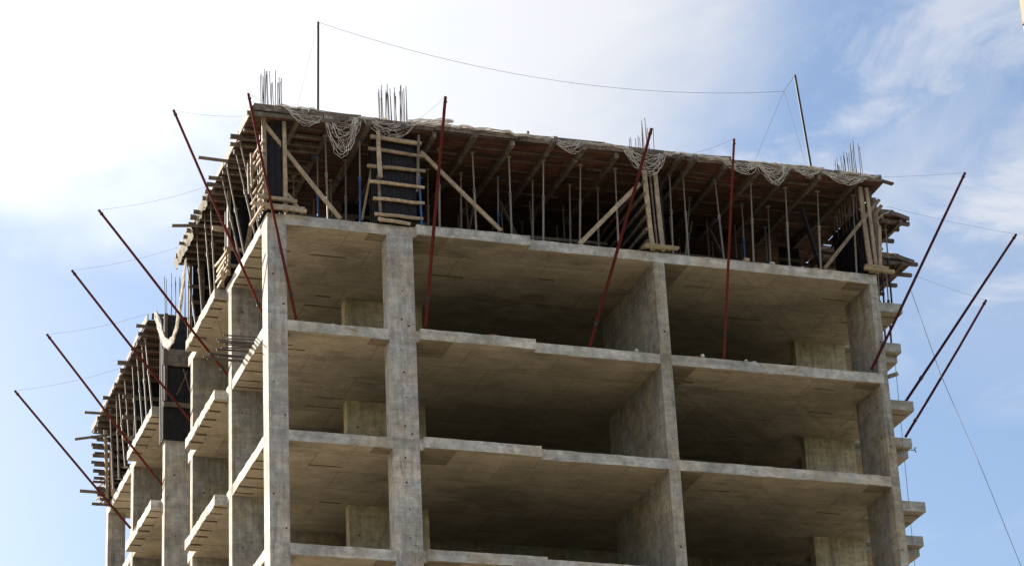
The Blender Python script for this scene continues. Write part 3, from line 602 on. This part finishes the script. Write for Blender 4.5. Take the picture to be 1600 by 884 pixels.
# ------------------------------------------------------------------ steel props
PG = 'steel props holding up the timber decks'
def prop_proto(paint):
    r = thing('steel_prop', 'x', 'prop', (0, 0, 0), PG)
    H = 2.59
    MB().tube([(0,0,0), (0,0,1.45)], .030, 8).build('outer_tube', paint, r)
    MB().tube([(0,0,1.40), (0,0,H)], .022, 8).build('inner_tube', M['steel'], r)
    c = MB().tube([(0,0,1.36), (0,0,1.5)], .042, 8); c.bar((-.1, 0, 1.44), (.1, 0, 1.44), .016, .016); c.build('collar', paint, r)
    MB().box(-.07, .07, -.07, .07, 0, .012).build('base_plate', paint, r); MB().box(-.06, .06, -.06, .06, H - .012, H).build('head_plate', paint, r)
    return r
PROTO = {'g': prop_proto(M['steel']), 'b': prop_proto(M['blue']), 'd': prop_proto(M['darksteel'])}
used = set()
def put_prop(c, base, top, label):
    p = PROTO[c] if c not in used else copy_tree(PROTO[c]); used.add(c)
    base, top = Vector(base), Vector(top); d = top - base
    p.location = base; p.rotation_mode = 'QUATERNION'; p.rotation_quaternion = d.to_track_quat('Z', 'Y'); p.scale = (1, 1, d.length/2.59)
    p['label'] = label; return p
ORD = ['first', 'second', 'third', 'fourth', 'fifth', 'sixth', 'seventh', 'eighth']
def bay(x):
    if x < 3.0: return 0, 'between left corner and ladder like formwork'
    if x < 10.7: return 1, 'between ladder like formwork and netted studs'
    return 2, 'between netted studs and right corner'
for row, y, desc in ((PROPS_FRONT, .3, 'front row'), (PROPS_SECOND, 1.5, 'second row')):
    cnt = {}
    for xb, xt, c in row:
        k, where = bay(xb); cnt[k] = cnt.get(k, 0) + 1
        put_prop(c, (xb, y, .292), (xt, y, 2.88), '%s %s prop, %s, %s' % (ORD[cnt[k]-1], 'blue' if c == 'b' else 'grey', desc, where))
put_prop('b', (4.13, -.16, .295), (4.13, -.05, 2.88), 'blue prop hugging the right side of the ladder like formwork')
PROPS_LEFT = sorted(PROPS_LEFT[:8], key=lambda q: q[1]) + sorted(PROPS_LEFT[8:], key=lambda q: q[1])
ORDL = ['nearest'] + ORD[1:7] + ['farthest']; ORDL = ORDL + ORDL
for i, (xb, yb, xt, yt) in enumerate(PROPS_LEFT):
    near = i < 8
    put_prop('g', (xb, yb, .30), (xt, yt, 3.0), '%s leaning prop along the left edge of the %s deck' % (ORDL[i], 'front' if near else 'far rear'))
for i, (x, y) in enumerate(((17.75, 1.8), (18.0, 2.4), (18.25, 1.9), (18.5, 2.3), (18.75, 1.85), (18.88, 2.6))):
    put_prop('d', (x, y, .295), (x + R_(-.04, .16), y, 2.9), '%s prop from the left on the nearer right balcony' % ORD[i])
for i, (x, y) in enumerate(((19.2, 4.45), (19.5, 4.9), (19.75, 4.6), (20.0, 4.5), (20.1, 5.1))):
    put_prop('d', (x, y, .295), (x + R_(0, .25), y, 2.9), '%s prop from the left on the farther right balcony' % ORD[i])
for y in (2.8, 4.0, 5.2):
    x = 1.4
    while x < 16.9:
        if not (10.3 < x < 11.4) and not (3.0 < x < 5.6 and 3.9 < y < 4.6):
            put_prop(random.choice('bgddg'), (x, y, .292), (x + R_(-.08, .08), y + R_(-.05, .05), 2.9), 'dim steel prop standing deep in the dark behind the first two rows')
        x += R_(.75, 1.15)

# ------------------------------------------------------------------ raking timber braces
blabs = ['long pale plank raking from the left corner formwork down to the right', 'pale plank raking right from the ladder like formwork to the floor edge',
         'pale plank raking up to the netted studs from the left', 'pale plank raking up to the right corner formwork from the left',
         'short pale stick leaning at the foot of the left corner formwork', 'thin pole slanting beside the left of the ladder like formwork', 'dark timber slanting behind the props near the right corner']
for i, (b, t_) in enumerate(BRACES):
    w, h = ((.11, .05), (.11, .05), (.12, .05), (.10, .05), (.07, .05), (.055, .05), (.16, .05))[i]
    tag(MB().bar((b[0], b[1], max(b[2], .32)), t_, h, w, 0, .06, 4, .015).build('timber_brace', M['wood'] if i < 6 else M['panel'], None, b), blabs[i], 'brace', 'raking timber braces')

for (p, q, w, lab) in (((5.9, 1.9, .31), (6.5, 2.3, 2.7), .13, 'dark plank leaning among the props right of the steep pale plank'), ((8.1, 2.2, .31), (7.3, 2.5, 2.6), .1, 'dim plank leaning left among the props in the middle bay'),
                       ((12.3, 2.1, .31), (12.9, 2.2, 2.5), .1, 'dim plank leaning right behind the upright red pole'), ((14.4, 2.4, .31), (13.6, 2.6, 2.5), .16, 'wide dim plank leaning left among the props of the right bay'),
                       ((4.6, 2.0, 1.35), (10.2, 2.0, 1.42), .09, 'long tie board running level behind the props of the middle bay'), ((11.4, 2.1, 1.4), (16.6, 2.1, 1.3), .09, 'long tie board running level behind the props of the right bay'),
                       ((.8, 1.9, 1.25), (2.9, 1.9, 1.3), .09, 'tie board running level behind the props of the left bay')):
    tag(MB().bar(p, q, .04, w, 0, .08, 3, .02).build('plank', M['wood_old'], None, p), lab, 'plank')
for (x, y, w, h_, lab) in ((5.4, 1.1, .9, .10, 'low stack of boards on the top floor at the foot of the steep pale plank'), (9.3, 1.0, .7, .14, 'stack of boards on the top floor near the left of the two studs'), (15.1, .9, .8, .12, 'stack of boards on the top floor near the right raking brace')):
    mb = MB()
    for k in range(4): mb.bar((x - w/2 + R_(-.1, .1), y + R_(-.05, .05), TH + .02 + k*h_/4), (x + w/2 + R_(-.1, .1), y + R_(-.05, .05), TH + .02 + k*h_/4), .2, h_/4.4, 0, .05)
    tag(mb.build('board_stack', M['wood_old'], None, (x, y, TH)), lab, 'boards')
# ------------------------------------------------------------------ red outrigger poles, masts and their wires
plabs = dict(a='red pole leaning out left past the top corner, base behind the corner column', b='steep red pole crossing the corner column and formwork, tip beside the corner rebar',
             c='red pole leaning left over the first balcony soffits', d='red pole leaning left across the black banded formwork', e='dark red pole leaning left below the far rear deck, second lowest tip',
             f='outermost dark pole on the left with the lowest tip', g='near upright red pole just right of the ladder like formwork', h='red pole leaning right across the netted studs',
             i='upright red pole in the middle of the right bay', j='red pole leaning right from the right corner column, highest tip on the right', k='red pole painted dark as if backlit, leaning right with its tip farthest right',
             l='short dark pole leaning right, lowest tip of the right hand three')
for k, (tp, bt) in POLES.items():
    tp, bt = Vector(tp), Vector(bt)
    r = thing('outrigger_pole', plabs[k], 'pole', bt, 'red outrigger poles around the floor edge')
    rad = .047 if k in 'gh' else .040
    MB().tube([bt, bt.lerp(tp, .3) + Vector((R_(-.015, .015), 0, -.015)), bt.lerp(tp, .65) + Vector((R_(-.02, .02), 0, -.02)), tp], rad, 8, 0, rad*.92).build('pole_tube', M['backlit_red'] if k in 'jkl' else M['red'], r)
    d = (tp - bt).normalized()
    MB().tube([tp - d*.16, tp - d*.12], rad + .012, 8).build('end_clip', M['darksteel'], r)
    c_ = bt.lerp(tp, R_(.1, .14)); cl = MB().tube([c_ - d*.05, c_ + d*.05], rad + .014, 8); cl.bar(c_ + Vector((-.02, .09, 0)), c_ + Vector((.02, -.09, 0)), .02, .02); cl.build('coupler', M['darksteel'], r)
for i, (tp, bt) in enumerate(MAST):
    b = Vector((bt[0], bt[1], 3.1)) if i == 0 else Vector((bt[0] + .035, bt[1], 3.1))
    r = thing('mast', ['thin dark upright mast on the deck near the left corner', 'thin dark mast leaning slightly left near the right corner'][i], 'mast', b, 'masts standing on the deck')
    MB().tube([b, tp], .036, 8).build('mast_tube', M['darksteel'], r); MB().box(b.x - .1, b.x + .1, b.y - .1, b.y + .1, 3.242, 3.262).build('base_plate', M['darksteel'], r)
wlab = {'span': 'long thin wire sagging between the two masts', 'knot': 'short wire from the end of the long sagging wire to the right mast tip', 'guyl': 'guy wire falling left from beside the right mast',
        'guyr': 'guy wire falling right to the foot of the right mast', 'guy1': 'guy wire falling left from the left mast tip',
        'a': 'wire from the top corner to the highest left pole tip', 'b': 'short wire from the steep corner pole to the corner rebar', 'c': 'wire holding the second pole tip down on the left',
        'd': 'wire holding the third pole tip down on the left', 'e': 'wire holding the fourth pole tip down on the left', 'f': 'wire holding the lowest left pole tip', 'g': 'faint wire from the pole right of the ladder like formwork',
        'i': 'faint wire from the upright pole in the right bay', 'j': 'wire from the right deck corner to the tall right pole tip', 'k': 'wire from the nearer jutting deck to the farthest right pole tip', 'l': 'wire from the farther jutting deck to the lowest right pole tip'}
for (k, a, b, sag) in WIRES:
    a, b = Vector(a), Vector(b)
    if k == 'span': sag = .0
    pts = []
    for i in range(25):
        t_ = i/24; p = a.lerp(b, t_)
        if k == 'span': p.z -= 4*0.74*t_*(1 - t_)
        else: p.z -= 4*sag*t_*(1 - t_)
        pts.append(p)
    tag(MB().tube(pts, .005 if k in ('span', 'knot', 'guyl', 'guyr') else .0032, 5).build('wire', M['wire'], None, b), wlab[k], 'wire', 'thin wires at the top of the building')
tag(MB().tube([*ROPE_TAG], .010, 5).build('rope', M['rope'], None, ROPE_TAG[0]), 'long pale rope slanting down across the sky at the right', 'rope')
tag(MB().tube([*ROPE_PLUMB], .009, 5).build('rope', M['rope'], None, ROPE_PLUMB[0]), 'thin rope hanging straight down beside the right balconies', 'rope')

# ------------------------------------------------------------------ starter bars
bar_me = MB().tube([(0,0,0), (0,0,1)], .0105, 6).mesh('bar', M['rebar'])
def cage(label, pts, z0, zt, ties=True):
    cx = sum(p[0] for p in pts)/len(pts); cy = sum(p[1] for p in pts)/len(pts)
    r = thing('rebar_cage', label, 'rebar', (cx, cy, z0), 'starter bars of the uprights')
    for (x, y) in pts:
        o = bpy.data.objects.new('bar', bar_me); COL.objects.link(o); o.parent = r
        o.location = (x - cx, y - cy, 0); o.scale = (1, 1, zt + R_(-.34, .06) - z0); o.rotation_euler = (R_(-.03, .03), R_(-.04, .04), 0)
    return r
def ring(x0, x1, y0, y1, nx, ny):
    p = [(x0 + (x1-x0)*i/(nx-1), y) for i in range(nx) for y in (y0, y1)]
    return p + [(x, y0 + (y1-y0)*j/(ny-1)) for j in range(1, ny-1) for x in (x0, x1)]
cage('cluster of thin rebar above the near left corner', ring(.0, .44, .06, .5, 6, 5), 2.9, 4.62)
cage('wide cluster of rebar above the ladder like formwork', ring(3.24, 3.9, .06, .46, 10, 4), 2.9, 4.6)
cage('receding row of rebar above the third upright, behind the pole tip', ring(10.74, 11.0, .1, 3.7, 3, 16), 2.9, 4.5)
cage('receding row of rebar at the right end of the deck', ring(17.16, 17.36, .08, 1.55, 2, 11), 2.9, 4.56)
cage('rebar seen through the gap on the left behind the black banded formwork', ring(.05, .62, 12.95, 13.15, 5, 2), 2.6, 4.5)
r = thing('rebar_bundle', 'bundle of rebar sticking out left from the floor edge by the corner column', 'rebar', (0, 1.8, -2.7))
for i in range(17):
    y = 1.30 + i*.108 + R_(-.02, .02); z = -2.69 + .02*(i % 3) + R_(0, .03)
    MB().tube([(1.2, y, z), (-.55 - R_(0, .5), y + R_(-.06, .06), z + R_(-.2, .12))], .019, 6).build('bar', M['rebar'], r)

# ------------------------------------------------------------------ safety nets
def swag(p, q, sag, strands, seed, bulge=.25):
    random.seed(seed);  mb = MB(); p, q = Vector(p), Vector(q); n = 18; rows = []
    for s_ in range(strands):
        f_ = s_/(strands - 1); row = []
        e0, e1 = R_(-.08, .2), R_(-.08, .2); lop = R_(-.35, .35)
        for i in range(n + 1):
            t_ = i/n; c = p.lerp(q, t_*(1 - e0 - e1) + e0)
            tt = t_ + lop*t_*(1 - t_); par = max(0, 4*tt*(1 - tt)); prof = par**0.8
            c = c + Vector((R_(-.02, .02), -.04 - bulge*prof*f_*.4 + R_(-.03, .03), .10 - sag*(.12 + .88*f_)*prof + R_(-.028, .028)))
            row.append(c)
        rows.append(row); mb.tube(row, R_(.0045, .008), 4, 0, None, False)
    for s_ in range(strands - 1):
        for i in range(n):
            if random.random() < .45: mb.tube([rows[s_][i], rows[s_+1][min(n, max(0, i + random.choice((-1, 0, 1))))]], .0045, 3, 0, None, False)
    return mb
nlab = ['tangled short net swag at the top left corner', 'deepest net loop hanging in the first bay left of the ladder like formwork', 'net swag hanging over the top of the ladder like formwork',
        'slight net swag on the deck edge right of the projecting joist', 'wide net swag over the two studs of the third upright', 'shallow net swag behind the upright red pole', 'round net swag between the upright red pole and right mast',
        'small net swag below the foot of the right mast', 'long shallow net swag at the right corner of the deck']
for i, (a, b, s_) in enumerate(NETS):
    tag(swag(a, b, s_ + .1, 14 if s_ > .5 else 9, 300 + i).build('safety_net', M['net'], None, a), nlab[i], 'net', 'safety nets along the deck edge')
def net_roll(pts, rad, n, seed):
    random.seed(seed); mb = MB()
    for k in range(n):
        a0 = R_(0, 6.28); rr = rad*R_(.3, 1); row = []
        for i, p in enumerate(pts):
            a0 += R_(-.6, .6); row.append(Vector(p) + Vector((R_(-.03, .03), math.cos(a0)*rr, math.sin(a0)*rr*.8)))
        mb.tube(row, .008, 4, 0, None, False)
    return mb
def line(a, b, step=.16, wob=.04):
    a, b = Vector(a), Vector(b); n = max(2, int((b-a).length/step)); return [a.lerp(b, i/n) + Vector((0, R_(-wob, wob), R_(-wob, wob))) for i in range(n + 1)]
rolls = [((.2, -.36, 3.24), (1.5, -.36, 3.20), .07, 12, 'bunched netting lying on the deck edge at the left corner'), ((2.4, -.36, 3.16), (3.2, -.36, 3.22), .05, 8, 'thin bunched netting left of the ladder like formwork'),
         ((3.75, -.40, 3.20), (5.0, -.40, 3.30), .12, 18, 'thick lump of netting right above the ladder like formwork'), ((5.0, -.38, 3.26), (7.9, -.37, 3.20), .05, 10, 'netting lying along the deck edge left of the projecting joist'),
         ((8.6, -.37, 3.22), (10.1, -.37, 3.20), .05, 9, 'netting along the deck edge left of the two stud formwork'), ((11.1, -.38, 3.19), (13.0, -.38, 3.18), .07, 12, 'netting along the deck edge between the studs and upright pole'),
         ((13.6, -.38, 3.18), (15.9, -.38, 3.22), .06, 11, 'netting along the deck edge at the foot of the right mast'), ((16.4, -.37, 3.2), (17.6, -.34, 3.2), .06, 10, 'netting bunched at the right end of the deck edge')]
for i, (a, b, rad, n, lab) in enumerate(rolls):
    tag(net_roll(line(a, b), rad*1.2, int(n*1.5), 500 + i).build('safety_net', M['net'], None, a), lab, 'net', 'safety nets along the deck edge')
random.seed(77)
def cloth(path, width, seed):
    random.seed(seed); mb = MB(); path = [Vector(p) for p in path]; nx = 6; vs = []
    for i, p in enumerate(path):
        for j in range(nx + 1):
            s_ = j/nx; vs.append(p + Vector((-.05*math.sin(s_*math.pi) + R_(-.03, .03), R_(-.03, .03), -width*s_ + R_(-.03, .03))))
    fs = [(i*(nx+1)+j, (i+1)*(nx+1)+j, (i+1)*(nx+1)+j+1, i*(nx+1)+j+1) for i in range(len(path)-1) for j in range(nx)]
    return mb.add(vs, fs, 0, True)
for (y0, y1, w, lab) in ((4.6, 6.1, .42, 'pale net cloth hanging on the left deck edge, nearer piece'), (6.5, 8.9, .55, 'pale net cloth hanging on the left deck edge, farther piece')):
    tag(cloth(line((-.53, y0, 3.22), (-.53, y1, 3.2), .12, .03), w, int(y0*10)).build('safety_net', M['cloth'], None, (-.53, y0, 3.2)), lab, 'net', 'safety nets along the deck edge')
pts = []
A_, Bq = Vector((-.50, 9.2, 3.05)), Vector((-.42, 13.3, 3.05))
pts = [Vector(p) for p in [(-0.46, 7.91, 2.48), (-0.46, 8.24, 1.93), (-0.46, 8.67, 1.41), (-0.46, 9.1, 0.99), (-0.46, 9.63, 0.8), (-0.46, 10.27, 0.91), (-0.46, 10.92, 1.32), (-0.46, 11.51, 1.94), (-0.46, 11.91, 2.43), (-0.46, 12.21, 2.77)]]
pts = [pts[int(i/3)].lerp(pts[min(9, int(i/3) + 1)], (i % 3)/3) for i in range(28)]
tag(net_roll(pts, .17, 60, 91).build('hanging_net', M['net'], None, A_), 'pale rolled net hanging in a deep U between the front and rear decks', 'net')

# ------------------------------------------------------------------ loose bits on the floor edges
def lump(name, c, s, mat, lab, cat):
    bm = bmesh.new(); bmesh.ops.create_icosphere(bm, subdivisions=2, radius=.5)
    for v in bm.verts: v.co = Vector((v.co.x*s[0], v.co.y*s[1], v.co.z*s[2]))*R_(.8, 1.12)
    me = bpy.data.meshes.new(name); bm.to_mesh(me); bm.free(); me.materials.append(mat)
    o = bpy.data.objects.new(name, me); COL.objects.link(o); o.location = (c[0], c[1], c[2] + s[2]*.42); tag(o, lab, cat); return o
zb = -3 + TH
lump('brick_fragment', (6.0, -.1, zb), (.32, .12, .07), M['brick'], 'flat orange brick fragment on the projecting floor edge', 'rubble')
lump('rubble_piece', (10.05, .06, zb), (.11, .1, .12), M['rubble'], 'small pale rubble left of the third upright', 'rubble')
lump('rubble_piece', (11.95, .06, zb), (.12, .1, .15), M['rubble'], 'whitish rubble piece right of the third upright', 'rubble')
lump('brick_fragment', (11.8, .1, zb), (.2, .1, .07), M['brick'], 'dull reddish fragment touching the whitish rubble', 'rubble')
lump('rubble_piece', (13.2, .05, zb), (.1, .1, .08), M['rubble'], 'low grey rubble right of the upright red pole', 'rubble')
lump('rubble_piece', (13.45, .07, zb), (.16, .1, .06), M['rubble'], 'flat grey rubble farther right of the upright red pole', 'rubble')
lump('timber_offcut', (13.5, .08, TH), (.22, .14, .17), M['yellow'], 'yellow timber offcut on the top floor edge behind the upright pole', 'offcut')
lump('timber_offcut', (14.25, .06, TH), (.18, .12, .11), M['rubble'], 'pale offcut on the top floor edge between the props', 'offcut')
lump('timber_offcut', (15.55, .05, TH), (.25, .1, .05), M['yellow'], 'low flat offcut at the foot of the right raking brace', 'offcut')
for k in range(34):
    lv = random.choice((0, 0, 1, 1, 1, 2, 2, 3)); x = R_(.7, 17.0)
    if 3.0 < x < 4.1 or 10.6 < x < 11.1: continue
    y = (-.2 if 4.0 < x < 7.1 else 0) + R_(.03, .12); s_ = R_(.025, .06)
    o = lump('rubble_crumb', (x, y, -3*lv + TH - .01), (s_*R_(1, 2), s_, s_*R_(.5, 1)), random.choice((M['rubble'], M['top'], M['edge'])), 'tiny crumb of rubble on a front floor edge', 'rubble'); o['group'] = 'crumbs of rubble along the front floor edges'
tag(MB().bar((1.7, .12, zb + .05), (2.35, -.04, zb - .15), .06, .025).build('board', M['wood'], None, (1.7, .1, zb)), 'small board tipping over the floor edge in the left bay', 'board')
tag(MB().bar((17.38, .12, zb - .05), (17.72, .05, zb + .07), .08, .1).build('timber_stub', M['wood_old'], None, (17.4, .1, zb)), 'dark timber stub poking out right of the corner column', 'offcut')
tag(MB().tube([(20.08, 4.2, -3.1), (20.2, 4.2, -3.08), (20.24, 4.2, -3.16), (20.2, 4.2, -3.02), (20.27, 4.2, -3.0)], .014, 6).build('bent_rebar', M['darksteel'], None, (20.1, 4.2, -3.1)), 'small dark bent rebar on the corner of a right balcony', 'rebar')
for (x, y, lab) in ((4.75, -.3, 'short joist stub standing on the deck left of the steep red pole'), (7.2, -.25, 'small dark stub standing on the deck edge')):
    tag(MB().bar((x, y, 3.1), (x + R_(0, .12), y, 3.5 if x < 6 else 3.42), .06, .07, 0, .1, 2, .01).build('timber_stub', M['wood_old'], None, (x, y, 3.1)), lab, 'offcut')
tag(MB().bar((-.62, -.42, 2.92), (1.9, -.42, 2.96), .06, .10, 0, .08, 3, .02).build('plank', M['wood_old'], None, (-.6, -.4, 2.9)), 'long grey plank nailed across the top left corner', 'plank')
tag(MB().bar((17.3, -.3, 3.18), (18.1, -.25, 3.08), .14, .04, 0, .15, 2, .01).build('plank', M['wood_old'], None, (17.3, -.3, 3.1)), 'brown plank poking out right at the deck corner', 'plank')

# ------------------------------------------------------------------ neighbouring tower at the right edge of the picture
T = thing('apartment_tower', 'cream tower whose sunlit edge just shows at the top right', 'building', (50, 27, GZ))
MB().box(41.95, 58, 22, 30, GZ, 36).build('wall', M['cream'], T)
mb = MB()
for k in range(22): mb.box(41.90, 58.05, 21.95, 30.03, GZ + 3.1*k + 2.95, GZ + 3.1*k + 3.05)
mb.build('string_course', M['wood_old'], T)
w0 = None
for k in range(1, 21):
    for x in (44.5, 48.5, 52.5, 56):
        if w0 is None:
            w0 = MB().box(x-.8, x+.8, 21.96, 21.995, GZ + 3.1*k + .9, GZ + 3.1*k + 2.4).build('window', M['frame'], T)
            MB().box(x-.72, x+.72, 21.94, 21.958, GZ + 3.1*k + .98, GZ + 3.1*k + 2.32).build('pane', M['glass'], w0)
            k0, x0_ = k, x
        else:
            c = copy_tree(w0, T); c.location = (x - x0_, 0, 3.1*(k - k0))
